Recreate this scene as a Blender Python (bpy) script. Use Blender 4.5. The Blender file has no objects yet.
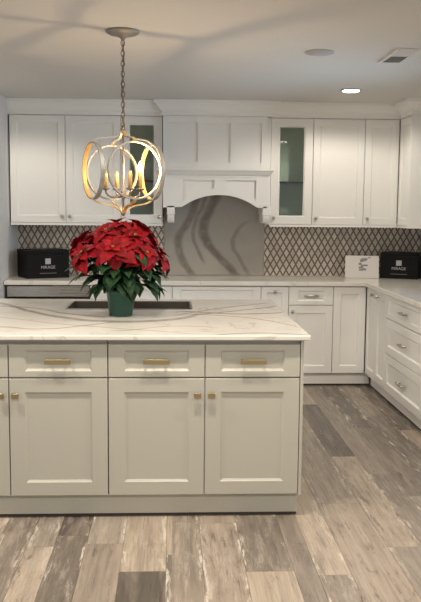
import bpy, bmesh, math, random
from mathutils import Vector, Matrix
random.seed(7)
C = bpy.context.scene.collection
PI = math.pi
# ------------------------------------------------------------------ camera, world, lights, exposure
sc = bpy.context.scene
F, PITCH, YAW, ROLL, CAMH = 803.73, .11114, .04706, .00846, 1.5024
fw = Vector((math.sin(YAW)*math.cos(PITCH), math.cos(YAW)*math.cos(PITCH), -math.sin(PITCH)))
rt = Vector((math.cos(YAW), -math.sin(YAW), 0)); up = rt.cross(fw)
r2 = rt*math.cos(ROLL) + up*math.sin(ROLL); u2 = up*math.cos(ROLL) - rt*math.sin(ROLL)
cam = bpy.data.cameras.new('camera'); camo = bpy.data.objects.new('camera', cam); C.objects.link(camo)
m = Matrix((r2, u2, -fw)).transposed().to_4x4(); m.translation = Vector((0, 0, CAMH)); camo.matrix_world = m
cam.sensor_fit = 'VERTICAL'; cam.sensor_height = 24.0; cam.lens = F/602*24.0; cam.clip_start = .05
sc.camera = camo
sc.view_settings.view_transform = 'Standard'; sc.view_settings.look = 'None'
sc.view_settings.exposure = 0.0; sc.view_settings.gamma = 1.0; sc.view_settings.use_curve_mapping = False
try:
    sc.cycles.use_denoising = True; sc.cycles.max_bounces = 8; sc.cycles.diffuse_bounces = 5
    sc.cycles.caustics_reflective = False; sc.cycles.caustics_refractive = False
except Exception: pass
w = bpy.data.worlds.new('daylight'); sc.world = w; w.use_nodes = True
bg = w.node_tree.nodes['Background']; bg.inputs[0].default_value = (.93, .965, 1.0, 1); bg.inputs[1].default_value = .60
def area(name, loc, rot, sx, sy, power, col):
    l = bpy.data.lights.new(name, 'AREA'); l.shape = 'RECTANGLE'; l.size = sx; l.size_y = sy; l.energy = power; l.color = col
    o = bpy.data.objects.new(name, l); C.objects.link(o); o.location = loc; o.rotation_euler = rot; return o
area('window_daylight', (2.36, 5.4, 1.60), (0, PI/2, 0), .9, 1.2, 30, (.58, .79, 1.0))      # daylight through the right-hand window
DOWN_POWER = 22.0      # glow of each recessed lamp's face
SPOT_W = 94.0          # its beam
BULB_STRENGTH = 1050.0
# ------------------------------------------------------------------ materials
def mat(name, col, rough=.5, metal=0, **kw):
    m = bpy.data.materials.new(name); m.use_nodes = True; b = m.node_tree.nodes['Principled BSDF']
    b.inputs['Base Color'].default_value = (*col, 1); b.inputs['Roughness'].default_value = rough; b.inputs['Metallic'].default_value = metal
    for k, v in kw.items(): b.inputs[k.replace('_', ' ')].default_value = v
    return m
class NT:
    def __init__(s, m): s.m = m; s.t = m.node_tree; s.b = s.t.nodes['Principled BSDF']
    def n(s, typ, ins=None, **at):
        x = s.t.nodes.new(typ)
        for k, v in at.items(): setattr(x, k, v)
        for k, v in (ins or {}).items():
            if isinstance(v, bpy.types.NodeSocket): s.t.links.new(v, x.inputs[k])
            else: x.inputs[k].default_value = v
        return x
    def math(s, op, a, b=0.0, c=0.0): return s.n('ShaderNodeMath', {0: a, 1: b, 2: c}, operation=op).outputs[0]
    def mix(s, f, a, b, blend='MIX'):
        x = s.n('ShaderNodeMix', {0: f, 6: a, 7: b}, data_type='RGBA', blend_type=blend); return x.outputs[2]
    def ramp(s, f, stops, interp='LINEAR'):
        x = s.n('ShaderNodeValToRGB', {0: f}); cr = x.color_ramp; cr.interpolation = interp
        while len(cr.elements) < len(stops): cr.elements.new(.5)
        for e, (p, c) in zip(cr.elements, stops): e.position = p; e.color = (*c, 1)
        return x.outputs[0]
    def coords(s):
        t = s.n('ShaderNodeTexCoord').outputs['Object']; q = s.n('ShaderNodeSeparateXYZ', {0: t}); return t, q.outputs[0], q.outputs[1], q.outputs[2]
    def noise(s, vec, scale, detail=3, rough=.5, dist=0): return s.n('ShaderNodeTexNoise', {'Vector': vec, 'Scale': scale, 'Detail': detail, 'Roughness': rough, 'Distortion': dist}).outputs[0]
    def xyz(s, x, y, z): return s.n('ShaderNodeCombineXYZ', {0: x, 1: y, 2: z}).outputs[0]
    def smooth(s, v, lo, hi, a=0., b=1.): return s.n('ShaderNodeMapRange', {0: v, 1: lo, 2: hi, 3: a, 4: b}, interpolation_type='SMOOTHSTEP', clamp=True).outputs[0]
    def out(s, col=None, rough=None, bump=None, bs=.2, bd=.002):
        if col is not None: s.t.links.new(col, s.b.inputs['Base Color'])
        if rough is not None: s.t.links.new(rough, s.b.inputs['Roughness'])
        if bump is not None:
            x = s.n('ShaderNodeBump', {'Height': bump, 'Strength': bs, 'Distance': bd}); s.t.links.new(x.outputs[0], s.b.inputs['Normal'])

def paint(name, col, rough):
    m = mat(name, col, rough); k = NT(m); t, x, y, z = k.coords()
    n = k.noise(t, 3.0, 2)
    k.out(k.mix(k.math('MULTIPLY', n, .10), (*col, 1), (*[c*.9 for c in col], 1)), bump=k.noise(t, 160, 2), bs=.05, bd=.0005)
    return m
M = {}
M['white'] = paint('white_cabinet_paint', (.82, .81, .785), .38)
M['greige'] = paint('island_cabinet_paint', (.485, .465, .395), .42)
M['wall'] = paint('wall_paint', (.66, .66, .66), .7)
M['ceil'] = paint('ceiling_paint', (.62, .605, .585), .8)
M['brass'] = mat('satin_brass', (.50, .39, .21), .32, 1)
M['nickel'] = mat('brushed_nickel', (.48, .45, .40), .3, 1)
M['silver'] = mat('antique_silver_leaf', (.30, .285, .265), .55, .6)
M['gold'] = mat('gold_leaf', (.70, .46, .17), .5, .7)
M['bronze'] = mat('aged_bronze', (.23, .17, .12), .4, .9)
M['basin'] = mat('dark_steel_basin', (.24, .21, .18), .35, 1)
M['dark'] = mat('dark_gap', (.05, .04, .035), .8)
M['black'] = mat('black_carton', (.007, .007, .0075), .55, Specular_IOR_Level=.12)
M['blackside'] = mat('black_carton_edge', (.010, .010, .011), .4)
M['silver_ink'] = mat('silver_print', (.38, .38, .37), .5)
M['grey_ink'] = mat('grey_print', (.20, .20, .20), .5)
M['pot'] = mat('green_plastic_pot', (.025, .085, .06), .35)
M['soil'] = mat('potting_soil', (.03, .02, .013), .95)
M['stem'] = mat('green_stem', (.05, .13, .03), .6)
M['yellow'] = mat('yellow_cyathia', (.30, .20, .03), .6)
M['candle'] = mat('candle_sleeve', (.80, .66, .42), .45)
M['grille'] = mat('speaker_grille', (.42, .42, .43), .7)
M['duct'] = mat('duct_dark', (.06, .06, .065), .8)
M['card'] = mat('white_card', (.60, .58, .55), .5)
M['inside'] = mat('cabinet_interior', (.80, .84, .80), .6)
def emis(name, col, st):
    m = mat(name, col, .5); b = m.node_tree.nodes['Principled BSDF']
    b.inputs['Emission Color'].default_value = (*col, 1); b.inputs['Emission Strength'].default_value = st; return m
M['lamp'] = emis('recessed_lamp', (1.0, .90, .76), DOWN_POWER)
M['bulb'] = emis('candle_bulb', (1.0, .70, .38), BULB_STRENGTH)
# glass: thin pane, tinted, with a mirror sheen
def glass(name, tint, rough=.03):
    m = bpy.data.materials.new(name); m.use_nodes = True; t = m.node_tree; t.nodes.clear()
    o = t.nodes.new('ShaderNodeOutputMaterial'); mx = t.nodes.new('ShaderNodeMixShader'); fr = t.nodes.new('ShaderNodeFresnel'); fr.inputs[0].default_value = 1.5
    a = t.nodes.new('ShaderNodeBsdfTransparent'); a.inputs[0].default_value = (*tint, 1)
    g = t.nodes.new('ShaderNodeBsdfGlossy'); g.inputs['Roughness'].default_value = rough
    t.links.new(fr.outputs[0], mx.inputs[0]); t.links.new(a.outputs[0], mx.inputs[1]); t.links.new(g.outputs[0], mx.inputs[2]); t.links.new(mx.outputs[0], o.inputs[0]); return m
M['glass'] = glass('cabinet_glass', (.90, .95, .91))
M['winglass'] = glass('window_glass', (.95, .97, .97))
# leaves
def leafmat(name, a, b, rough=.45):
    m = mat(name, a, rough); k = NT(m); t, x, y, z = k.coords()
    k.b.inputs['Specular IOR Level'].default_value = .18
    k.out(k.mix(k.smooth(k.noise(t, 28, 3), .35, .7), (*a, 1), (*b, 1)), bump=k.noise(t, 120, 2), bs=.3, bd=.001); return m
M['leaf'] = leafmat('poinsettia_leaf', (.010, .030, .012), (.024, .060, .022), .6)
M['bract'] = leafmat('poinsettia_bract', (.14, .001, .004), (.27, .001, .007), .65)
# stainless steel
m = M['steel'] = mat('stainless_steel', (.50, .475, .44), .2, 1); k = NT(m); t, x, y, z = k.coords()
k.out(rough=k.smooth(k.noise(k.xyz(k.math('MULTIPLY', x, 3), y, k.math('MULTIPLY', z, 260)), 1, 2), .2, .8, .2, .38))
# veined quartz, veins as curves in the slab
def marble(name, base, vein, fine_seed, curves, along, across, off=(0, 0, 0), hair=.28):
    m = mat(name, base, .14); k = NT(m); t, x, y, z = k.coords()
    ax = {'x': x, 'y': y, 'z': z}
    o = {'x': off[0], 'y': off[1], 'z': off[2]}
    w1 = k.noise(t, 3.0, 3); w2 = k.noise(t, 14, 3)
    col = k.mix(k.smooth(k.noise(k.xyz(k.math('ADD', x, fine_seed), y, z), 1.3, 4, .6, .6), .42, .75), (*base, 1), (*[c*.90 for c in base], 1))
    # faint hairline veins everywhere
    hv = k.noise(k.xyz(k.math('ADD', x, fine_seed), k.math('MULTIPLY', y, 2.2), k.math('MULTIPLY', z, .6)), 1.1, 4, .55, 1.2)
    hl = k.smooth(k.math('ABSOLUTE', k.math('SUBTRACT', hv, .5)), 0, .012, hair, 0)
    col = k.mix(hl, col, (*vein, 1))
    A = k.math('ADD', ax[along], o[along]); B = k.math('ADD', ax[across], o[across])
    for pts, wd, st in curves:
        pts = sorted(pts); a0, a1 = pts[0][0], pts[-1][0]; vs = [q[1] for q in pts]; lo, hi = min(vs)-.05, max(vs)+.05
        fc = k.n('ShaderNodeFloatCurve', {1: k.n('ShaderNodeMapRange', {0: A, 1: a0, 2: a1}).outputs[0]})
        c = fc.mapping.curves[0]; fc.mapping.use_clip = False
        P = [((q[0]-a0)/(a1-a0), (q[1]-lo)/(hi-lo)) for q in pts]
        c.points[0].location = P[0]; c.points[1].location = P[-1]
        for q in P[1:-1]: c.points.new(*q)
        fc.mapping.update()
        cen = k.math('MULTIPLY_ADD', fc.outputs[0], hi-lo, lo)
        d = k.math('ABSOLUTE', k.math('ADD', k.math('SUBTRACT', B, cen), k.math('MULTIPLY', k.math('SUBTRACT', w1, .5), .05)))
        d = k.math('ADD', d, k.math('MULTIPLY', k.math('SUBTRACT', w2, .5), wd*.7))
        f = k.smooth(d, wd*.35, wd*1.25, st, 0)
        e = k.math('MULTIPLY', k.smooth(A, a0-.02, a0+.05), k.smooth(A, a1-.05, a1+.02, 1, 0))
        f = k.math('MULTIPLY', f, e)
        f = k.math('MULTIPLY', f, k.smooth(w2, .25, .6, .6, 1))
        col = k.mix(f, col, (*vein, 1))
    k.out(col); return m
ISL = (-.305, 4.57)
M['quartz_island'] = marble('veined_quartz_island', (.74, .70, .64), (.25, .195, .15), 3.1, [
    ([(-1.3, 5.3), (-1.094, 5.114), (-.835, 4.71), (-.624, 4.445), (-.389, 4.286), (-.122, 4.29), (.156, 4.591)], .050, .75),
    ([(-1.3, 5.02), (-1.06, 4.953), (-.831, 4.856), (-.586, 4.576), (-.349, 4.45)], .028, .6),
    ([(-1.25, 4.0), (-.87, 4.056), (-.659, 3.989), (-.474, 4.096), (-.283, 4.287)], .022, .6),
    ([(.10, 4.56), (.156, 4.591), (.369, 4.735), (.66, 4.996)], .022, .8),
    ([(.0, 4.50), (.13, 4.683), (.354, 4.936), (.62, 5.161)], .018, .75),
    ([(.02, 4.70), (.159, 4.683), (.388, 4.595), (.66, 4.693)], .024, .85),
    ([(.12, 4.60), (.241, 4.548), (.429, 4.421), (.613, 4.147), (.655, 4.02)], .016, .8),
    ([(.20, 3.80), (.276, 3.834), (.425, 3.867), (.66, 3.80)], .016, .7),
    ([(-.30, 3.93), (-.212, 3.96), (.037, 4.103), (.239, 4.034)], .012, .6),
    ([(-1.25, 4.62), (-.9, 4.40), (-.6, 4.18), (-.2, 3.98), (.1, 3.84)], .012, .5)], 'x', 'y', (ISL[0], ISL[1], 0))
SLAB = (.365, 0, .914)
M['quartz_slab'] = marble('veined_quartz_backsplash', (.40, .375, .335), (.17, .142, .115), 8.3, [
    ([(1.75, .24), (1.613, .208), (1.495, .181), (1.367, .118), (1.22, .045), (1.073, .073), (.945, .157), (.90, .19)], .045, .8),
    ([(1.75, .45), (1.624, .39), (1.496, .327), (1.368, .273), (1.222, .311), (1.094, .414), (.965, .535), (.90, .59)], .055, .95),
    ([(1.66, .30), (1.559, .272), (1.422, .209), (1.285, .182), (1.148, .229), (1.019, .285)], .022, .7),
    ([(1.42, .69), (1.315, .587), (1.205, .551), (1.077, .608), (.966, .674), (.90, .71)], .026, .55)], 'z', 'x', SLAB, .06)
M['quartz_counter'] = marble('veined_quartz_counter', (.74, .70, .65), (.42, .36, .30), 15.7, [
    ([(-1.3, 7.2), (-.6, 7.0), (.0, 7.2), (.6, 6.95), (1.2, 7.1), (2.2, 6.9)], .02, .5)], 'x', 'y', (0, 0, 0))
# elongated diamond mosaic
m = M['mosaic'] = mat('diamond_mosaic_tile', (.5, .46, .4), .3); k = NT(m); t, x, y, z = k.coords()
u = k.math('DIVIDE', x, .0590); v = k.math('DIVIDE', z, .1040)
p = k.math('ADD', u, v); q = k.math('SUBTRACT', u, v)
fp = k.math('ABSOLUTE', k.math('SUBTRACT', k.math('FRACT', p), .5)); fq = k.math('ABSOLUTE', k.math('SUBTRACT', k.math('FRACT', q), .5))
mx = k.math('MAXIMUM', fp, fq)
cell = k.n('ShaderNodeTexWhiteNoise', {0: k.xyz(k.math('FLOOR', p), k.math('FLOOR', q), 0)}).outputs['Value']
tile = k.ramp(cell, [(0, (.50, .45, .38)), (.5, (.60, .55, .48)), (1, (.70, .65, .58))])
line = k.smooth(mx, .34, .41)
corner = k.smooth(k.math('SUBTRACT', fp, fq), .42, .10) # quieter where lines cross
k.out(k.mix(line, tile, (.15, .118, .088, 1)), bump=k.smooth(mx, .30, .42, 1, 0), bs=.4, bd=.002)
# wood-look plank floor
m = M['floor'] = mat('wood_look_plank', (.4, .33, .27), .33); k = NT(m); t, x, y, z = k.coords()
PW, PL = .158, 1.35
vx = k.math('DIVIDE', x, PW)
vc = k.n('ShaderNodeTexVoronoi', {'W': vx, 'Scale': 1.0, 'Randomness': .9}, voronoi_dimensions='1D', feature='F1')
ve = k.n('ShaderNodeTexVoronoi', {'W': vx, 'Scale': 1.0, 'Randomness': .9}, voronoi_dimensions='1D', feature='DISTANCE_TO_EDGE').outputs['Distance']
row = vc.outputs['W']; rr = k.n('ShaderNodeTexWhiteNoise', {1: row}, noise_dimensions='1D').outputs['Value']
yy = k.math('ADD', k.math('DIVIDE', y, PL), k.math('MULTIPLY', rr, 7.3)); seg = k.math('FLOOR', yy)
wn = k.n('ShaderNodeTexWhiteNoise', {0: k.xyz(row, seg, 4.2)}); r1 = wn.outputs['Value']; rc = k.n('ShaderNodeSeparateColor', {0: wn.outputs['Color']})
base = k.ramp(r1, [(0, (.075, .062, .052)), (.20, (.11, .092, .077)), (.34, (.24, .198, .162)), (.5, (.33, .27, .218)), (.72, (.44, .355, .28)), (.84, (.14, .118, .10)), (1, (.50, .42, .345))])
sx = k.math('MULTIPLY_ADD', rr, 37.0, x); sy = k.math('MULTIPLY_ADD', seg, 5.1, y)
gr = k.noise(k.xyz(k.math('MULTIPLY', sx, 55), k.math('MULTIPLY', sy, 1.8), r1), 1, 5, .65, .5)
bl = k.noise(k.xyz(k.math('MULTIPLY', sx, 13), k.math('MULTIPLY', sy, 1.3), r1), 1, 5, .6, .6)
c1 = k.mix(k.smooth(gr, .42, .64, 0, .38), base, (.13, .10, .08, 1))
c2 = k.mix(k.smooth(bl, .48, .64, 0, .28), c1, (.43, .35, .28, 1))
c2 = k.mix(k.smooth(bl, .30, .44, .45, 0), c2, (.12, .095, .076, 1))
wear = k.noise(k.xyz(k.math('MULTIPLY', sx, 30), k.math('MULTIPLY', sy, 4.5), rr), 1, 7, .78, .3)
nearedge = k.smooth(ve, .0, .22, 1, .25)
wf = k.math('MULTIPLY', k.math('MULTIPLY', k.smooth(wear, .50, .60), k.smooth(rc.outputs[1], .42, .50, .15, 1)), nearedge)
c3 = k.mix(wf, c2, (.62, .55, .465, 1))
dk = k.math('MULTIPLY', k.smooth(wear, .36, .46, 1, 0), k.smooth(rc.outputs[2], .45, .55, .15, .7))
c3 = k.mix(dk, c3, (.085, .068, .055, 1))
ey = k.math('FRACT', yy)
edge = k.math('MINIMUM', k.math('MULTIPLY', ve, PW), k.math('MULTIPLY', k.math('MINIMUM', ey, k.math('SUBTRACT', 1, ey)), PL))
c4 = k.mix(k.smooth(edge, .0006, .0026, .55, 0), c3, (.08, .062, .05, 1))
k.out(c4, k.smooth(gr, .3, .7, .26, .42), k.smooth(edge, 0, .003), .3, .001)
# ------------------------------------------------------------------ helpers
def obj(name, bm, mt, parent=None, loc=None, bevel=0, smooth=False):
    me = bpy.data.meshes.new(name)
    bmesh.ops.recalc_face_normals(bm, faces=bm.faces[:]); bm.to_mesh(me); bm.free()
    for x in (mt if isinstance(mt, (list, tuple)) else [mt]): me.materials.append(M[x] if isinstance(x, str) else x)
    o = bpy.data.objects.new(name, me); C.objects.link(o)
    if parent: o.parent = parent
    if loc: o.location = loc
    if bevel:
        b = o.modifiers.new('bevel', 'BEVEL'); b.width = bevel; b.segments = 2; b.limit_method = 'ANGLE'
    if smooth:
        for f in me.polygons: f.use_smooth = True
    return o
def tag(o, label=None, cat=None, group=None, kind=None):
    if label: o['label'] = label
    if cat: o['category'] = cat
    if group: o['group'] = group
    if kind: o['kind'] = kind
    return o
def thing(name, label, cat, loc=(0, 0, 0), rz=0, group=None):
    o = bpy.data.objects.new(name, None); C.objects.link(o); o.empty_display_size = .1
    o.location = loc; o.rotation_euler = (0, 0, rz); return tag(o, label, cat, group)
def box(bm, x0, x1, y0, y1, z0, z1, mi=0):
    v = [bm.verts.new((x, y, z)) for z in (z0, z1) for y in (y0, y1) for x in (x0, x1)]
    for f in ((0, 2, 3, 1), (4, 5, 7, 6), (0, 1, 5, 4), (2, 6, 7, 3), (0, 4, 6, 2), (1, 3, 7, 5)):
        bm.faces.new([v[i] for i in f]).material_index = mi
    return bm
def BX(*a): return box(bmesh.new(), *a)
def lathe(bm, prof, cx=0, cy=0, cz=0, n=24, axis='z', mi=0):
    rings = []
    for r, h in prof:
        ring = []
        for i in range(n):
            a = 2*PI*i/n; c, s = r*math.cos(a), r*math.sin(a)
            ring.append(bm.verts.new((cx+c, cy+s, cz+h) if axis == 'z' else (cx+c, cy+h, cz+s)))
        rings.append(ring)
    for a, b in zip(rings, rings[1:]):
        for i in range(n):
            f = bm.faces.new((a[i], a[(i+1) % n], b[(i+1) % n], b[i])); f.material_index = mi; f.smooth = True
    for ring in (rings[0], rings[-1]):
        f = bm.faces.new(ring); f.material_index = mi
    return bm
def tube(bm, pts, r, n=8, mi=0):
    pts = [Vector(p) for p in pts]; rings = []; prev = None
    for i, p in enumerate(pts):
        d = (pts[min(i+1, len(pts)-1)] - pts[max(i-1, 0)]).normalized()
        a = (prev - d*prev.dot(d)).normalized() if prev is not None else d.orthogonal().normalized()
        prev = a; b = d.cross(a); rr = r[i] if isinstance(r, (list, tuple)) else r
        rings.append([bm.verts.new(p + a*rr*math.cos(2*PI*j/n) + b*rr*math.sin(2*PI*j/n)) for j in range(n)])
    for A, B in zip(rings, rings[1:]):
        for j in range(n):
            f = bm.faces.new((A[j], A[(j+1) % n], B[(j+1) % n], B[j])); f.smooth = True; f.material_index = mi
    for R_ in (rings[0], rings[-1]): bm.faces.new(R_).material_index = mi
    return bm
def sweep(path, prof):
    """profile (out, z) swept along a horizontal polyline; outward is to the right of travel"""
    bm = bmesh.new(); P = [Vector((a, b)) for a, b in path]; rings = []
    for i, p in enumerate(P):
        d0 = (P[i]-P[i-1]).normalized() if i else (P[1]-P[0]).normalized()
        d1 = (P[i+1]-P[i]).normalized() if i < len(P)-1 else d0
        n0, n1 = Vector((d0.y, -d0.x)), Vector((d1.y, -d1.x)); mm = (n0+n1).normalized(); s = 1/max(.3, mm.dot(n0))
        rings.append([bm.verts.new((p.x+mm.x*o*s, p.y+mm.y*o*s, z)) for o, z in prof])
    n = len(prof)
    for A, B in zip(rings, rings[1:]):
        for j in range(n): bm.faces.new((A[j], A[(j+1) % n], B[(j+1) % n], B[j]))
    bm.faces.new(rings[0]); bm.faces.new(rings[-1]); return bm
def panel_front(w, h, t=.02, stile=.062, rail=.062, bev=.011, dep=.010, hole=False):
    """framed front with a sunk flat panel; x 0..w, z 0..h, front at y=0, back at y=t"""
    bm = bmesh.new()
    def rect(x, z, y): return [bm.verts.new(q) for q in ((x, y, z), (w-x, y, z), (w-x, y, h-z), (x, y, h-z))]
    e = .002
    L = [rect(0, 0, t), rect(0, 0, e), rect(e, e, 0), rect(stile, rail, 0), rect(stile+bev*.35, rail+bev*.35, dep*.45), rect(stile+bev, rail+bev, dep)]
    if hole: L += [rect(stile+bev, rail+bev, t)]
    for A, B in zip(L, L[1:]):
        for j in range(4): bm.faces.new((A[j], A[(j+1) % 4], B[(j+1) % 4], B[j]))
    if hole:
        A, B = L[-1], L[0]
        for j in range(4): bm.faces.new((A[j], A[(j+1) % 4], B[(j+1) % 4], B[j]))
    else: bm.faces.new(L[-1]); bm.faces.new(L[0])
    return bm
def knob(parent, x, z, kind):
    bm = bmesh.new()
    if kind == 'brass':
        box(bm, -.006, .006, -.016, 0, -.006, .006); box(bm, -.017, .017, -.026, -.015, -.013, .013); return obj('knob', bm, 'brass', parent, (x, 0, z), .002)
    lathe(bm, [(.007, 0), (.005, -.006), (.005, -.014), (.014, -.018), (.015, -.024), (.011, -.029), (.004, -.031)], n=16, axis='y')
    return obj('knob', bm, 'nickel', parent, (x, 0, z))
def pull(parent, x, z, w, kind):
    bm = bmesh.new()
    if kind == 'brass':
        for s in (-1, 1): box(bm, s*w*.38-.006, s*w*.38+.006, -.022, 0, -.006, .006)
        box(bm, -w/2, w/2, -.032, -.021, -.0125, .0125); return obj('pull_handle', bm, 'brass', parent, (x, 0, z), .003)
    for s in (-1, 1): lathe(bm, [(.009, 0), (.006, -.006), (.006, -.024)], cx=s*w*.36, n=12, axis='y')
    tube(bm, [(-w/2, -.026, 0), (-w*.36, -.028, 0), (0, -.031, 0), (w*.36, -.028, 0), (w/2, -.026, 0)], [.004, .0075, .009, .0075, .004], 10)
    return obj('pull_handle', bm, 'nickel', parent, (x, 0, z))
G = .0025
def fronts(root, items, mt, hw):
    """items: (kind, x0, x1, z0, z1, hardware) hardware = ('knob', dx, dz) from the front's corner or ('pull', width)"""
    for it in items:
        kind, x0, x1, z0, z1, h = it[:6]; opt = it[6] if len(it) > 6 else {}
        W, H = x1-x0-2*G, z1-z0-2*G
        small = dict(stile=.062, rail=.030) if kind == 'drawer' and H < .2 else {}
        small.update(opt)
        glazed = kind == 'glass_door'
        o = obj('door' if glazed else kind, panel_front(W, H, hole=glazed, **small), mt, root, (x0+G, 0, z0+G))
        if glazed:
            s = small.get('stile', .062)+.011; r = small.get('rail', .062)+.011
            g = obj('glass_pane', BX(s-.006, W-s+.006, .0130, .0170, r-.006, H-r+.006), 'glass', o)
        hs = [] if not h else (h if isinstance(h, list) else [h])
        for q in hs:
            if q[0] == 'knob': knob(o, q[1] if q[1] > 0 else W+q[1], q[2] if q[2] > 0 else H+q[2], hw)
            else: pull(o, W/2, H/2+(q[2] if len(q) > 2 else 0), q[1], hw)
def base_cabinet(name, label, group, loc, rz, w, depth, items, mt='white', hw='nickel', kick=.055, top=.876, kx=(0, 0), shadow_gap=True):
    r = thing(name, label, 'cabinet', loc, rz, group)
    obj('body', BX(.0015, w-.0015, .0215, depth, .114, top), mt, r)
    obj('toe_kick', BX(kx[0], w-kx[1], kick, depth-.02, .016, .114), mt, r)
    obj('shadow_gap_strip', BX(kx[0], w-kx[1], kick+.006, depth-.03, 0, .016), 'dark', r)  # dark strip painted in for the shadow gap between toe kick and floor
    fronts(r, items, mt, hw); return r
def wall_cabinet(name, label, group, loc, rz, w, items, z0=1.392, z1=2.312, depth=.333, rail=(1.372, 1.392)):
    r = thing(name, label, 'cabinet', (loc[0], loc[1], rail[0]), rz, group); b = rail[0]
    g = any(i[0] == 'glass_door' for i in items)
    if not g: obj('body', BX(.0015, w-.0015, .0215, depth, z0-b, z1-b), 'white', r)
    else:
        bm = bmesh.new(); T = .018; a, c = z0-b, z1-b
        box(bm, .0015, T, .0215, depth, a, c); box(bm, w-T, w-.0015, .0215, depth, a, c)
        box(bm, T, w-T, .0215, depth, a, a+T); box(bm, T, w-T, .0215, depth, c-T, c)
        obj('body', bm, 'white', r)
        obj('back_panel', BX(T, w-T, depth-.01, depth, a+T, c-T), 'inside', r)
        obj('shelf', BX(T+.001, w-T-.001, .045, depth-.012, .385, .393), 'winglass', r)
        e = obj('shelf_edge', BX(T+.001, w-T-.001, .036, .045, .383, .395), 'dark', r)
    obj('light_rail', BX(0, w, .002, .022, 0, .020), 'white', r)
    fronts(r, [(i[0], i[1], i[2], i[3]-b, i[4]-b)+tuple(i[5:]) for i in items], 'white', 'nickel'); return r
# ------------------------------------------------------------------ key planes
YI, YB, YW = 3.8135, 6.7845, 7.405
YU = 7.065
XR, XW, XU = 1.6606, 2.300, 1.980
CE = 2.44
XL = -1.415
# ------------------------------------------------------------------ structure
def st(name, bm, mt): return tag(obj(name, bm, mt), kind='structure')
st('floor', BX(-4.2, XW+.1, -1.2, YW+.1, -.06, 0), 'floor')
st('ceiling', BX(-4.2, XW+.1, -1.2, YW+.1, CE, CE+.06), 'ceil')
st('wall_back', BX(XL-.1, XW+.1, YW, YW+.1, 0, CE), 'wall')
bm = bmesh.new(); WY0, WY1, WZ0, WZ1 = 4.75, 6.05, 1.12, 2.08
box(bm, XW, XW+.1, WY1, YW, 0, CE); box(bm, XW, XW+.1, 2.4, WY0, 0, CE); box(bm, XW, XW+.1, WY0, WY1, 0, WZ0); box(bm, XW, XW+.1, WY0, WY1, WZ1, CE)
st('wall_right', bm, 'wall')
bm = bmesh.new(); box(bm, XL-.1, XL, 6.25, YW, 0, CE); box(bm, -4.2, XL-.1, 6.25, 6.35, 0, CE)
st('wall_left', bm, 'wall')
# window in the right wall
bm = bmesh.new(); f = .05
for a in ((WY0, WY1, WZ0, WZ0+f), (WY0, WY1, WZ1-f, WZ1), (WY0, WY0+f, WZ0+f, WZ1-f), (WY1-f, WY1, WZ0+f, WZ1-f), (5.375, 5.425, WZ0+f, WZ1-f)): box(bm, XW+.01, XW+.07, *a)
st('window_1', bm, 'white')
tag(obj('window_pane', BX(XW+.036, XW+.042, WY0+f, WY1-f, WZ0+f, WZ1-f), 'winglass', bpy.data.objects['window_1']))
# crown moulding running over the wall cabinets
CP = [(0, 2.314), (.006, 2.314), (.006, 2.350), (.014, 2.354), (.018, 2.366), (.030, 2.380), (.052, 2.404), (.066, 2.410), (.074, 2.424), (.074, 2.440), (0, 2.440)]
HX0, HX1, HY = -.089, .812, YU-.055
st('trim_1', sweep([(XL, YU+.006), (HX0-.004, YU+.006), (HX0-.004, HY), (HX1+.03, HY), (HX1+.03, YU+.006), (XU+.006, YU+.006), (XU+.006, 6.715), (XW, 6.715)], CP), 'white')
st('trim_2', BX(XL, XW, YU+.03, YW, 2.314, 2.438), 'white')
# ------------------------------------------------------------------ mosaic and slab backsplash
tag(obj('mosaic_backsplash', BX(0, 1.318, 0, .010, 0, .60), 'mosaic', None, (-1.405, YW-.012, .916)), 'brown and cream diamond mosaic backsplash left of the hood, behind the poinsettia', 'backsplash', 'diamond mosaic backsplashes')
tag(obj('mosaic_backsplash', BX(0, 1.455, 0, .010, 0, .60), 'mosaic', None, (.84, YW-.012, .916)), 'brown and cream diamond mosaic backsplash right of the hood, behind the white card', 'backsplash', 'diamond mosaic backsplashes')
tag(obj('stone_backsplash', BX(-.44, .47, 0, .012, 0, 1.0), 'quartz_slab', None, (SLAB[0], YW-.014, SLAB[2]+.002)), 'taupe stone slab with bold brown veins standing beneath the arched hood', 'backsplash')
# ------------------------------------------------------------------ wall cabinets
T = .060; kz = .065
d = dict(stile=.058, rail=.058)
xs = -1.4046; wA = (-.453-xs)
wall_cabinet('wall_cabinet', 'white two-door wall cabinet at the far left, above the black box', None, (xs, YU), 0, wA, [
    ('door', 0, wA/2, 1.392, 2.312, ('knob', -.032, .055), d), ('door', wA/2, wA, 1.392, 2.312, ('knob', .032, .055), d)])
wG = .36
wG = HX0-(-.453)-.004
wall_cabinet('glass_wall_cabinet', 'white glass-door wall cabinet left of the hood, behind the gold pendant', 'glass-door wall cabinets beside the hood', (-.453, YU), 0, wG, [
    ('glass_door', 0, wG, 1.392, 2.312, ('knob', -.030, .055), dict(stile=.064, rail=.064))])
gx0, gx1 = .848, 1.2192
wall_cabinet('glass_wall_cabinet', 'white glass-door wall cabinet right of the hood, with one glass shelf', 'glass-door wall cabinets beside the hood', (gx0, YU), 0, gx1-gx0, [
    ('glass_door', 0, gx1-gx0, 1.392, 2.312, ('knob', .030, .055), dict(stile=.068, rail=.066))])
wall_cabinet('wall_cabinet', 'white wall cabinet with one wide door right of the right glass cabinet', None, (1.2192, YU), 0, .4551, [
    ('door', 0, .4551, 1.392, 2.312, ('knob', .030, .055), d)])
wall_cabinet('wall_cabinet', 'narrow white wall cabinet in the back right corner above the white card', None, (1.6743, YU), 0, .3040, [
    ('door', 0, .3040, 1.392, 2.312, ('knob', .030, .055), d)])
rw = YU-6.725
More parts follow.
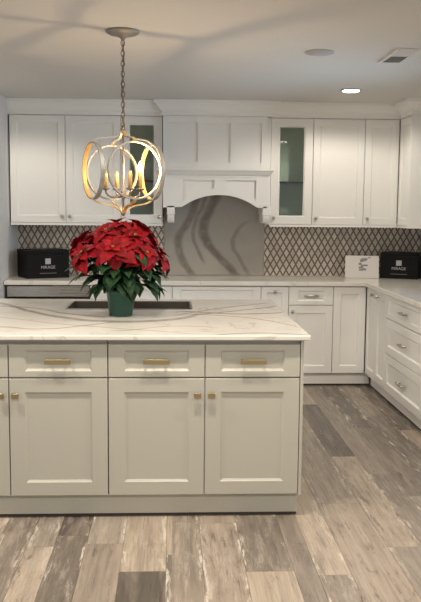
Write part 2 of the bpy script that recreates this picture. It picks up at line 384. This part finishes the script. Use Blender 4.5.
c = wall_cabinet('wall_cabinet', 'white wall cabinet on the right wall with its end panel facing the island', None, (XU, YU-.004), -PI/2, rw-.004, [
    ('door', .001, rw-.010, 1.392, 2.312, None, dict(stile=.058, rail=.058))], depth=.318)
obj('end_panel', BX(rw-.004, rw+.012, -.004, .318, 0, .940), 'white', c)
# ------------------------------------------------------------------ hood
h = thing('range_hood', 'white panelled cooking hood with an arched valance on two corbels', 'range hood', (0, HY, 1.40))
B = 1.40
obj('canopy_box', BX(HX0, HX1, .0145, YW-HY-.016, 1.86-B, 2.312-B), 'white', h)
def flat_with_holes(outer, holes, t):
    """solid plate with polygonal holes: x,z outline, front y=0, back y=t"""
    cu = bpy.data.curves.new('plate', 'CURVE'); cu.dimensions = '2D'; cu.fill_mode = 'BOTH'; cu.extrude = t/2
    for pl in [outer]+holes:
        s = cu.splines.new('POLY'); s.points.add(len(pl)-1); s.use_cyclic_u = True
        for q, (a, b) in zip(s.points, pl): q.co = (a, b, 0, 1)
    o = bpy.data.objects.new('plate', cu); C.objects.link(o)
    me = bpy.data.meshes.new_from_object(o.evaluated_get(bpy.context.evaluated_depsgraph_get()))
    bpy.data.objects.remove(o); bpy.data.curves.remove(cu)
    bm = bmesh.new(); bm.from_mesh(me); bpy.data.meshes.remove(me)
    bmesh.ops.transform(bm, matrix=Matrix.Translation((0, t/2, 0)) @ Matrix.Rotation(PI/2, 4, 'X'), verts=bm.verts)
    bmesh.ops.remove_doubles(bm, verts=bm.verts, dist=1e-5)
    return bm
# upper face: frame with three sunk panels
hw_ = HX1-HX0; pz0, pz1 = 1.925-B, 2.255-B
R3 = [(HX0+.055, HX0+.300), (HX0+.362, HX0+.580), (HX0+.645, HX0+.850)]
fr = obj('face_frame', flat_with_holes([(HX0, 1.866-B), (HX1, 1.866-B), (HX1, 2.312-B), (HX0, 2.312-B)], [[(a, pz0), (b, pz0), (b, pz1), (a, pz1)] for a, b in R3], .0145), 'white', h)
# moulded shelf between box and valance
SP = [(0, 1.795-B), (.006, 1.795-B), (.009, 1.808-B), (.022, 1.818-B), (.040, 1.842-B), (.050, 1.850-B), (.052, 1.854-B), (.052, 1.868-B), (0, 1.868-B)]
obj('shelf_moulding', sweep([(HX0-.004, YW-HY-.36), (HX0-.004, 0), (HX1+.004, 0), (HX1+.004, YW-HY-.36)], SP), 'white', h)
# arched valance
VX0, VX1, VZ0, VZ1 = HX0, HX1, 1.532-B, 1.80-B
ax0, ax1 = .075, .728; acx = (ax0+ax1)/2
def arch(x, x0, x1, z0, rise):
    u_ = (x-(x0+x1)/2)/((x1-x0)/2); return z0+rise*(1-abs(u_)**2.15)
n = 32; ar = [(ax0+(ax1-ax0)*i/n, arch(ax0+(ax1-ax0)*i/n, ax0, ax1, VZ0+.006, .105)) for i in range(n+1)]
outer = [(VX0, VZ0)]+ar+[(VX1, VZ0), (VX1, VZ1), (VX0, VZ1)]
def spandrel(x0, x1):
    m_ = 14; low = [(x0+(x1-x0)*i/m_, arch(x0+(x1-x0)*i/m_, ax0, ax1, VZ0+.065, .105)) for i in range(m_+1)]
    return low+[(x1, 1.772-B), (x0, 1.772-B)]
sp = [spandrel(ax0+.01, .355), spandrel(.445, ax1-.01)]
obj('valance', flat_with_holes(outer, sp, .017), 'white', h)
bm = flat_with_holes(outer, [], .020); bmesh.ops.translate(bm, verts=bm.verts, vec=(0, .0165, 0)); obj('valance_back', bm, 'white', h)
for a_ in (HX0, HX1-.02): obj('side_panel', BX(a_, a_+.02, .032, YW-HY-.016, VZ0, 1.858-B), 'white', h)
for cx in (-.020, .812):   # corbels: block, scroll and foot
    bm = bmesh.new(); D = YW-HY-.016
    box(bm, cx-.034, cx+.034, .0, D, 1.480-B, 1.549-B)
    prof = [(.006, 1.480), (.006, 1.452), (.012, 1.430), (.022, 1.412), (.040, 1.402), (.10, 1.400), (.10, 1.480)]
    va = [[bm.verts.new((cx+s*.030, y_, z_-B)) for y_, z_ in prof] for s in (-1, 1)]
    for j in range(len(prof)): bm.faces.new((va[0][j], va[0][(j+1) % len(prof)], va[1][(j+1) % len(prof)], va[1][j]))
    bm.faces.new(va[0]); bm.faces.new(va[1])
    box(bm, cx-.038, cx+.038, -.004, .05, 1.474-B, 1.482-B)
    box(bm, cx-.030, cx+.030, .10, D, 1.400-B, 1.480-B)
    obj('corbel', bm, 'white', h, bevel=.003)
obj('filler_strip', BX(HX1+.001, gx0-.001, .045, .16, 1.392-B, 2.312-B), 'white', h)
# ------------------------------------------------------------------ back run of base cabinets
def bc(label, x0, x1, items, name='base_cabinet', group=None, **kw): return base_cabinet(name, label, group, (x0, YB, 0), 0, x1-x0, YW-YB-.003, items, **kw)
# undercounter dishwasher
x0, x1 = -1.395, -.700; W = x1-x0
dwr = thing('dishwasher', 'stainless steel dishwasher under the counter, below the left black box', 'dishwasher', (x0, YB, 0))
obj('body', BX(.004, W-.004, .03, .58, .10, .872), 'dark', dwr)
obj('control_panel', BX(.004, W-.004, -.004, .03, .775, .866), 'steel', dwr, bevel=.004)
o = obj('door', BX(.004, W-.004, 0, .03, .115, .755), 'steel', dwr, bevel=.004)
bm = bmesh.new(); tube(bm, [(.06, -.045, .70), (W-.06, -.045, .70)], .011, 12); [box(bm, a-.008, a+.008, -.04, 0, .692, .708) for a in (.09, W-.09)]
obj('handle', bm, 'steel', o)
obj('toe_kick', BX(.004, W-.004, .067, .5, 0, .10), 'dark', dwr)
wd = -.006-(-.699)
bc('white base cabinet with two drawers behind the poinsettia, right of the dishwasher', -.699, -.006, [
    ('drawer', 0, wd/2, .712, .872, ('knob', .16, .075)), ('drawer', wd/2, wd, .712, .872, None),
    ('door', 0, wd/2, .118, .708, None), ('door', wd/2, wd, .118, .708, None)])
bc('wide white base cabinet centred beneath the arched hood', -.006, .750, [
    ('drawer', 0, .756, .712, .872, None), ('door', 0, .378, .118, .708, ('knob', -.03, -.05)), ('door', .378, .756, .118, .708, ('knob', .03, -.05))])
bc('narrow full-height pull-out base cabinet between hood base and drawer cabinet', .750, .9887, [
    ('door', 0, .2387, .118, .872, ('knob', .118, -.045), dict(stile=.05, rail=.05))])
w_ = 1.3722-.9887
bc('white base cabinet with one drawer over one door beside the island corner', .9887, 1.3722, [
    ('drawer', 0, w_, .712, .872, ('pull', .13), dict(stile=.075, rail=.034)), ('door', 0, w_, .118, .708, ('knob', .030, -.05))])
w_ = 1.6606-1.3722
c = bc('white full-height corner base cabinet where the back and right runs meet', 1.3722, 1.6606-.004, [('door', 0, w_-.004, .118, .872, None)], kx=(0, -.058))
# right run (fronts face left)
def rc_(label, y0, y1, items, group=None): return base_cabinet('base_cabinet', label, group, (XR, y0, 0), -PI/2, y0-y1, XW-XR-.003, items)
rc_('white base cabinet with two narrow doors nearest the corner on the right run', YB-.004, 6.143, [
    ('door', .001, .330, .118, .872, ('knob', -.10, -.045), dict(stile=.05)), ('door', .330, .637, .118, .872, ('knob', .07, -.045), dict(stile=.05))])
W = 6.143-5.165
ditems = [('drawer', 0, W, .690, .872, ('pull', .16), dict(rail=.036)), ('drawer', 0, W, .412, .688, ('pull', .16)), ('drawer', 0, W, .118, .410, ('pull', .16))]
rc_('white three-drawer base cabinet on the right run with bar pulls', 6.143, 5.165, ditems)
# perimeter countertop: one L-shaped slab
bm = bmesh.new(); ov = .030; yE = 5.165
pl = [(XL+.005, YB-ov), (XR-ov, YB-ov), (XR-ov, yE), (XW-.004, yE), (XW-.004, YW-.016), (XL+.005, YW-.016)]
lo = [bm.verts.new((a, b, .876)) for a, b in pl]; hi = [bm.verts.new((a, b, .914)) for a, b in pl]
bm.faces.new(lo); bm.faces.new(hi)
for j in range(6): bm.faces.new((lo[j], lo[(j+1) % 6], hi[(j+1) % 6], hi[j]))
tag(obj('countertop', bm, 'quartz_counter', bevel=.005), 'white veined stone countertop wrapping the back and right runs', 'countertop')
# low upstand line of the counter against the wall
# ------------------------------------------------------------------ island
IY1 = 5.33; ID = IY1-YI
def ic(label, x0, x1, mid):
    m_ = mid-x0; w_ = x1-x0
    # the drawers and doors of one island unit
    dd = dict(stile=.074, rail=.029); dr = dict(stile=.074, rail=.066)
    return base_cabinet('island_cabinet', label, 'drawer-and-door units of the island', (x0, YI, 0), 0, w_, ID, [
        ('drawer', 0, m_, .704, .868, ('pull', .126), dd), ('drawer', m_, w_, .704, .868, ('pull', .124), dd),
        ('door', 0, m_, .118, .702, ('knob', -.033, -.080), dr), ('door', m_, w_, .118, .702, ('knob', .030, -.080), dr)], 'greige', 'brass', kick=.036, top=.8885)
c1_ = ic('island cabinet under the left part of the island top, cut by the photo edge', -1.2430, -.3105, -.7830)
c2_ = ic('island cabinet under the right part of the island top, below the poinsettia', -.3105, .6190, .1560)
ep = tag(obj('island_end_panel', BX(0, .015, 0, ID-.004, 0, .7745), 'greige', None, (.6200, YI+.002, .114)), 'plain painted panel closing the right end of the island', 'panel')
# stone top with the sink cut out
def ring_slab(X0, X1, Y0, Y1, hx0, hx1, hy0, hy1, z0, z1):
    bm = bmesh.new()
    def loop(a, b, c, d_, z): return [bm.verts.new(q) for q in ((a, c, z), (b, c, z), (b, d_, z), (a, d_, z))]
    L = [loop(X0, X1, Y0, Y1, z0), loop(X0, X1, Y0, Y1, z1), loop(hx0, hx1, hy0, hy1, z1), loop(hx0, hx1, hy0, hy1, z0)]
    for i in range(4):
        A, B_ = L[i], L[(i+1) % 4]
        for j in range(4): bm.faces.new((A[j], A[(j+1) % 4], B_[(j+1) % 4], B_[j]))
    return bm
SX0, SX1, SY0, SY1 = -.640, .110, 4.80, 5.21
tag(obj('island_countertop', ring_slab(-1.275-ISL[0], .662-ISL[0], 3.783-ISL[1], 5.365-ISL[1], SX0-ISL[0], SX1-ISL[0], SY0-ISL[1], SY1-ISL[1], 0, .025), 'quartz_island', None, (ISL[0], ISL[1], .889), .005),
    'cream stone island top with sweeping brown veins and a sink cutout', 'countertop')
# the island carcasses are cut for the sink: lower bodies there
for c_ in (c1_, c2_):
    b = [q for q in c_.children if q.name.startswith('body')][0]; w_ = .931 if c_ is c1_ else .9295
    bm = bmesh.new(); sy0, sy1 = SY0-.03-YI, SY1+.03-YI
    box(bm, .0015, w_-.0015, .0215, sy0, .114, .8885); box(bm, .0015, w_-.0015, sy1, ID, .114, .8885); box(bm, .0015, w_-.0015, sy0, sy1, .114, .60)
    bm.to_mesh(b.data); bm.free()
s = thing('sink', 'dark steel sink let into the island top behind the poinsettia pot', 'sink', ((SX0+SX1)/2, (SY0+SY1)/2, .66))
bm = bmesh.new(); a, b_, t_ = (SX1-SX0)/2-.002, (SY1-SY0)/2-.002, .004; zt = .2552
box(bm, -a, a, -b_, b_, 0, t_); box(bm, -a, -a+t_, -b_, b_, t_, zt); box(bm, a-t_, a, -b_, b_, t_, zt); box(bm, -a+t_, a-t_, -b_, -b_+t_, t_, zt); box(bm, -a+t_, a-t_, b_-t_, b_, t_, zt)
obj('basin', bm, 'basin', s); obj('rim', ring_slab(-a-.010, a+.010, -b_-.010, b_+.010, -a+t_, a-t_, -b_+t_, b_-t_, .2556, .2580), 'steel', s); bm = bmesh.new(); lathe(bm, [(.045, 0), (.045, .003), (.035, .004), (.03, .001)], cz=t_, n=24); obj('drain', bm, 'nickel', s)
# ------------------------------------------------------------------ black boxes and card on the back counter
def text_mesh(txt, size, parent, mt, loc, ext=.0006):
    cu = bpy.data.curves.new('t', 'FONT'); cu.body = txt; cu.size = size; cu.align_x = 'CENTER'; cu.extrude = ext
    o = bpy.data.objects.new('t', cu); C.objects.link(o)
    me = bpy.data.meshes.new_from_object(o.evaluated_get(bpy.context.evaluated_depsgraph_get())); bpy.data.objects.remove(o)
    bm = bmesh.new(); bm.from_mesh(me); bpy.data.meshes.remove(me)
    bmesh.ops.transform(bm, matrix=Matrix.Rotation(PI/2, 4, 'X'), verts=bm.verts)
    return obj('lettering', bm, mt, parent, loc)
def carton(label, loc, rz, w, d_, h_, lx):
    r = thing('carton', label, 'box', loc, rz, 'black printed cartons on the counters')
    o = obj('box_body', BX(-w/2, w/2, 0, d_, 0, h_*.86), 'black', r, bevel=.003)
    l = obj('lid', BX(-w/2-.002, w/2+.002, -.002, d_+.002, h_*.862, h_), 'black', r, bevel=.003)
    obj('tab', BX(-w*.30, -w*.02, .05, .07, h_, h_+.010), 'blackside', r)
    obj('printed_square', BX(lx-.024, lx+.024, -.0012, 0, h_*.50, h_*.70), 'silver_ink', o)
    text_mesh('MIRAGE', .036, o, 'silver_ink', (lx, -.0008, h_*.34))
    obj('printed_line', BX(lx-.075, lx+.075, -.001, 0, h_*.17, h_*.185), 'grey_ink', o)
    return r
carton('black carton with silver print standing at the left end of the counter', (-1.080, 7.005, .914), .45, .38, .29, .245, .0)
carton('black carton with silver print in the right corner beside the white card', (2.022, 7.110, .914), -.45, .335, .20, .235, .0)
cd = thing('display_card', 'white printed card leaning on the mosaic, left of the right black carton', 'card', (1.700, 7.155, .9165), -.22)
tilt = -.42
def tiltbm(bm, W0=.0): bmesh.ops.transform(bm, matrix=Matrix.Rotation(tilt, 4, 'X'), verts=bm.verts); return bm
bm = BX(-.150, .150, 0, .006, 0, .215); obj('card_face', tiltbm(bm), 'card', cd)
bm = bmesh.new(); rnd = random.Random(3)
for i in range(15):
    a = -.035+rnd.random()*.07; z_ = .065+rnd.random()*.11; box(bm, a-.012, a+.012+rnd.random()*.012, -.0006-.00005*i, 0, z_, z_+.010+rnd.random()*.018)
box(bm, .055, .075, -.0008, 0, .190, .204)
obj('printed_picture', tiltbm(bm), 'grey_ink', cd)
bm = BX(-.04, .04, .09, .093, 0, .17); bmesh.ops.transform(bm, matrix=Matrix.Translation((0, -.0, 0)) , verts=bm.verts); obj('easel_back', bm, 'card', cd)
# ------------------------------------------------------------------ pendant
PX, PY = -.268, 4.37
pd = thing('pendant_light', 'round caged silver and gold pendant with candle lights hanging above the poinsettia', 'pendant light', (PX, PY, 0))
pd.location.z = 1.71
bm = bmesh.new(); lathe(bm, [(.090, .7295), (.090, .722), (.070, .710), (.030, .704), (.012, .690), (.008, .680)], n=32); obj('ceiling_canopy', bm, 'silver', pd)
bm = bmesh.new(); z_ = .685; i = 0
while z_ > .235:    # chain links, one mesh
    pts = [Vector((.010*math.cos(a), 0, .0165*math.sin(a))) for a in [2*PI*j/12 for j in range(13)]]
    rz = Matrix.Rotation(PI/2*(i % 2)+.4, 4, 'Z'); tube(bm, [rz @ q + Vector((0, 0, z_-.0165)) for q in pts], .0024, 6); z_ -= .0265; i += 1
obj('chain', bm, 'bronze', pd)
bm = bmesh.new(); tube(bm, [(.006*math.sin(q*9), .004*math.cos(q*7), .675-q*.445) for q in [j/24 for j in range(25)]], .0026, 6); obj('cord', bm, 'bronze', pd)
TH = math.radians(25); RH, DH = .148, .168
def hoop(phi):
    """flat band ring facing direction phi (0 = towards camera, turning to the right)"""
    bm = bmesh.new(); N = 56; n_ = Vector((math.sin(phi), -math.cos(phi), 0)); tt = Vector((math.cos(phi), math.sin(phi), 0))
    rings = []
    for i in range(N):
        a = 2*PI*i/N; rad = tt*math.cos(a)+Vector((0, 0, 1))*math.sin(a); c_ = n_*DH
        rings.append([bm.verts.new(c_+rad*r_+n_*o_) for r_, o_ in ((RH-.0055, -.011), (RH-.0055, .011), (RH+.0025, .011), (RH+.0025, -.011))])
    for i in range(N):
        A, B_ = rings[i], rings[(i+1) % N]
        for j in range(4):
            f_ = bm.faces.new((A[j], A[(j+1) % 4], B_[(j+1) % 4], B_[j])); f_.material_index = 1 if j == 0 else 0
    return bm
def bez(p0, p1, p2, p3, n=14):
    return [Vector(p0)*(1-t)**3+Vector(p1)*3*t*(1-t)**2+Vector(p2)*3*t*t*(1-t)+Vector(p3)*t**3 for t in [i/n for i in range(n+1)]]
def strap(pts, side, w_, t_):
    bm = bmesh.new(); side = Vector(side).normalized(); R_ = []
    for i, q in enumerate(pts):
        d_ = (pts[min(i+1, len(pts)-1)]-pts[max(i-1, 0)]).normalized(); nn = d_.cross(side).normalized()
        R_.append([bm.verts.new(q+side*a*w_/2+nn*b*t_/2) for a, b in ((-1, -1), (1, -1), (1, 1), (-1, 1))])
    for A, B_ in zip(R_, R_[1:]):
        for j in range(4): bm.faces.new((A[j], A[(j+1) % 4], B_[(j+1) % 4], B_[j])).material_index = 1 if j == 0 else 0
    bm.faces.new(R_[0]); bm.faces.new(R_[-1]); return bm
for q in range(4):
    ph = TH+q*PI/2
    obj('hoop', hoop(ph), ['silver', 'gold'], pd)
    n_ = Vector((math.sin(ph), -math.cos(ph), 0)); tt = (math.cos(ph), math.sin(ph), 0)
    obj('top_strap', strap(bez(n_*DH+Vector((0, 0, .150)), n_*.12+Vector((0, 0, .195)), n_*.06+Vector((0, 0, .150)), n_*.006+Vector((0, 0, .212))), tt, .018, .006), ['silver', 'gold'], pd)
    obj('bottom_strap', strap(bez(n_*DH+Vector((0, 0, -.150)), n_*.12+Vector((0, 0, -.190)), n_*.05+Vector((0, 0, -.160)), n_*.006+Vector((0, 0, -.222))), tt, .018, .006), ['gold', 'silver'], pd)
bm = bmesh.new(); lathe(bm, [(.004, .245), (.008, .235), (.013, .222), (.008, .208), (.006, .195), (.006, -.10), (.014, -.112), (.020, -.125), (.012, -.138), (.006, -.150), (.006, -.205), (.012, -.215), (.012, -.226), (.004, -.238)], n=20)
obj('stem', bm, 'bronze', pd)
for q in range(4):
    ph = TH+q*PI/2; n_ = Vector((math.sin(ph), -math.cos(ph), 0)); e_ = n_*.100
    bm = bmesh.new(); tube(bm, bez(n_*.008+Vector((0, 0, -.118)), n_*.045+Vector((0, 0, -.150)), n_*.100+Vector((0, 0, -.140)), e_+Vector((0, 0, -.098))), .0045, 10)
    lathe(bm, [(.005, -.100), (.020, -.096), (.023, -.090), (.021, -.088), (.010, -.088)], cx=e_.x, cy=e_.y, n=20)
    a_ = obj('arm', bm, 'bronze', pd)
    bm = bmesh.new(); lathe(bm, [(.0105, -.089), (.0105, -.008), (.0085, -.004), (.0085, .002)], cx=e_.x, cy=e_.y, n=18); obj('candle_sleeve', bm, 'gold', a_)
# the one bulb alight, on the right-hand candle
ph = TH+PI/2; e_ = Vector((math.sin(ph), -math.cos(ph), 0))*.100
bm = bmesh.new(); lathe(bm, [(.005, .003), (.011, .012), (.0135, .022), (.011, .034), (.006, .046), (.002, .056)], cx=e_.x, cy=e_.y, n=14); obj('flame_bulb', bm, 'bulb', pd)['label'] = 'lit flame-shaped bulb on the right-hand candle'
# ------------------------------------------------------------------ ceiling fittings
def downlight(x, y, label, k_=1.0):
    t = thing('recessed_downlight', label, 'ceiling light', (x, y, CE), 0, 'lit recessed downlights')
    bm = bmesh.new(); lathe(bm, [(.060, -.001), (.082, -.001), (.084, -.006), (.078, -.009), (.066, -.007), (.060, -.003)], n=32); obj('trim_ring', bm, 'ceil', t)
    bm = bmesh.new(); lathe(bm, [(.0645, -.0045), (.056, -.0115), (.030, -.0145), (.004, -.0155)], n=32); obj('lamp_face', bm, 'lamp', t)
    l = bpy.data.lights.new('downlight_beam', 'SPOT'); l.energy = SPOT_W*k_; l.spot_size = math.radians(158); l.spot_blend = .35; l.shadow_soft_size = .05; l.color = (1.0, .91, .775)
    o = bpy.data.objects.new('downlight_beam', l); C.objects.link(o); o.parent = t; o.location = (0, 0, -.020); return t
downlight(1.365, 6.276, 'small round recessed downlight, lit, in front of the right wall cabinets', .50)
downlight(-1.36, 6.05, 'lit recessed downlight above the dishwasher end of the kitchen, just cut off by the photo', .52)
for x_, y_, w_, kk in ((-1.35, 3.3, 'beyond the left end of the island', 1.6), (.1, 3.3, 'in front of the middle of the island', 1.3), (1.45, 3.3, 'in front of the right aisle', 1.1),
                   (-1.35, .8, 'behind the viewer on the left', 1.1), (.1, .8, 'directly above the viewer', 1), (1.45, .8, 'behind the viewer on the right', 1)):
    downlight(x_, y_, 'lit recessed downlight '+w_, kk)
t = thing('ceiling_speaker', 'flat grey round speaker in the ceiling, left of the air vent', 'speaker', (.858, 4.833, CE))
bm = bmesh.new(); lathe(bm, [(.085, -.0005), (.085, -.006), (.078, -.009), (.074, -.006)], n=36); obj('rim', bm, 'grille', t)
bm = bmesh.new(); lathe(bm, [(.073, -.0035), (.073, -.007), (.02, -.009)], n=36); obj('grille', bm, 'grille', t)
t = thing('ceiling_vent', 'rectangular white louvred air vent in the ceiling at the right', 'vent', (1.348, 4.885, CE), -.0)
a, b_ = .074, .212
bm = bmesh.new(); f_ = .022
for q in ((-a, a, -b_, -b_+f_), (-a, a, b_-f_, b_), (-a, -a+f_, -b_+f_, b_-f_), (a-f_, a, -b_+f_, b_-f_), (-a+f_, a-f_, -.004, .004)): box(bm, *q, -.010, -.0005)
obj('frame', bm, 'ceil', t)
obj('duct_opening', BX(-a+f_, a-f_, -b_+f_, b_-f_, -.003, -.0005), 'duct', t)
for i in range(13):
    y_ = -b_+f_+.014+i*.0298
    if abs(y_) < .008: continue
    s_ = -1 if y_ < 0 else 1
    bm = bmesh.new(); box(bm, -a+f_, a-f_, -.0065, .0065, -.0007, .0007)
    bmesh.ops.transform(bm, matrix=Matrix.Translation((0, y_, -.0075)) @ Matrix.Rotation(s_*.55, 4, 'X'), verts=bm.verts); obj('slat', bm, 'ceil', t)
# ------------------------------------------------------------------ poinsettia
PLX, PLY = -.293, 4.52
P = thing('potted_poinsettia', 'red poinsettia in a green plastic pot on the island top', 'plant', (PLX, PLY, .9145)); P.scale = (1.06, 1.06, 1.0)
bm = bmesh.new(); lathe(bm, [(.058, 0), (.062, .002), (.075, .128), (.081, .128), (.083, .132), (.083, .150), (.078, .150), (.074, .128), (.072, .120), (.004, .119)], n=36); obj('pot', bm, 'pot', P)
bm = bmesh.new(); lathe(bm, [(.0695, .1205), (.0695, .132), (.03, .137), (.004, .136)], n=24); obj('soil', bm, 'soil', P)
def leaf(bm, base, direction, upv, L, W_, droop, fold=.25, lobes=0, seed=0):
    d_ = Vector(direction).normalized(); up_ = Vector(upv); side = d_.cross(up_).normalized(); up_ = side.cross(d_).normalized()
    rr_ = random.Random(seed); N = 8; prev = None; wob = rr_.uniform(-.15, .15)
    prof = [0.06, .50, .86, 1.0, .95, .78, .52, .24, .0]
    pos = Vector(base); ang = 0; cols = []
    for i in range(N+1):
        t = i/N; wv = W_/2*prof[i]*(1+(.14 if lobes and i in (3, 5) else 0)-(.10 if lobes and i == 4 else 0))
        ang = droop*t
        fd = d_*math.cos(ang)-up_*math.sin(ang); fu = up_*math.cos(ang)+d_*math.sin(ang)
        if i: pos = pos+fd*(L/N)+side*wob*L/N*t
        rows = []
        for s_ in (-1, -.5, 0, .5, 1):
            rows.append(bm.verts.new(pos+side*s_*wv+fu*(fold*abs(s_)*wv+.05*wv*math.sin(7*t+s_*3+seed))))
        if prev:
            for j in range(4):
                f_ = bm.faces.new((prev[j], prev[j+1], rows[j+1], rows[j])); f_.smooth = True
        prev = rows
def thicken(o, t=.0007):
    md = o.modifiers.new('thickness', 'SOLIDIFY'); md.thickness = t; md.offset = 0; return o
rnd = random.Random(11)
heads = []   # (angle, radius, height, tilt outward)
heads += [(rnd.uniform(0, 6.28), .02, .515, .1)]
for q in range(5): heads.append((q*2*PI/5+.35, .120+rnd.uniform(-.01, .01), .465+rnd.uniform(-.02, .03), .55))
for q in range(7): heads.append((q*2*PI/7+.1, .222+rnd.uniform(-.025, .012),   .395+rnd.uniform(-.055, .04), .85))
for hi_, (a, r_, z_, tl) in enumerate(heads):
    c_ = Vector((r_*math.cos(a), r_*math.sin(a), z_)); ax_ = Vector((math.cos(a)*math.sin(tl), math.sin(a)*math.sin(tl), math.cos(tl)))
    e1 = ax_.orthogonal().normalized(); e2 = ax_.cross(e1)
    bm = bmesh.new()
    for tier, (cnt, L0, el, dr_) in enumerate(((6, .132, .0, .95), (5, .100, .30, .8), (4, .058, .7, .6))):
        for j in range(cnt):
            b = 2*PI*(j+.5*tier)/cnt+rnd.uniform(-.2, .2)+hi_; rad = e1*math.cos(b)+e2*math.sin(b)
            dd_ = rad*math.cos(el)+ax_*math.sin(el)
            L_ = L0*rnd.uniform(.78, 1.22)
            leaf(bm, c_+rad*.004-ax_*.004*(1-tier), dd_, ax_, L_, L_*.64, dr_*rnd.uniform(.6, 1.3), .22, 1, hi_*31+j+tier*7)
    o = thicken(obj('bloom', bm, 'bract', P))
    bm = bmesh.new()
    for j in range(5):
        b = j*2*PI/5; q_ = c_+ax_*.012+(e1*math.cos(b)+e2*math.sin(b))*.006
        bmesh.ops.create_icosphere(bm, subdivisions=1, radius=.0032, matrix=Matrix.Translation(q_))
    obj('flower_center', bm, 'yellow', o)
    bm = bmesh.new(); s0 = Vector((.03*math.cos(a)*min(1, r_/.1), .03*math.sin(a)*min(1, r_/.1), .130)); tube(bm, bez(s0, s0+Vector((0, 0, .12)), c_-ax_*.12, c_-ax_*.006), .0036, 6); obj('stem', bm, 'stem', P)
bm = bmesh.new()
for q in range(120):
    a = rnd.uniform(0, 2*PI); z_ = .165+.22*rnd.random(); r0 = .04+.12*rnd.random()
    el = rnd.uniform(-.35, .35); dd_ = Vector((math.cos(a)*math.cos(el), math.sin(a)*math.cos(el), math.sin(el)))
    L_ = rnd.uniform(.12, .16)
    leaf(bm, Vector((r0*math.cos(a), r0*math.sin(a), z_)), dd_, Vector((0, 0, 1)), L_, L_*.50, rnd.uniform(.6, 1.5), .2, 1, q+500)
thicken(obj('foliage', bm, 'leaf', P))
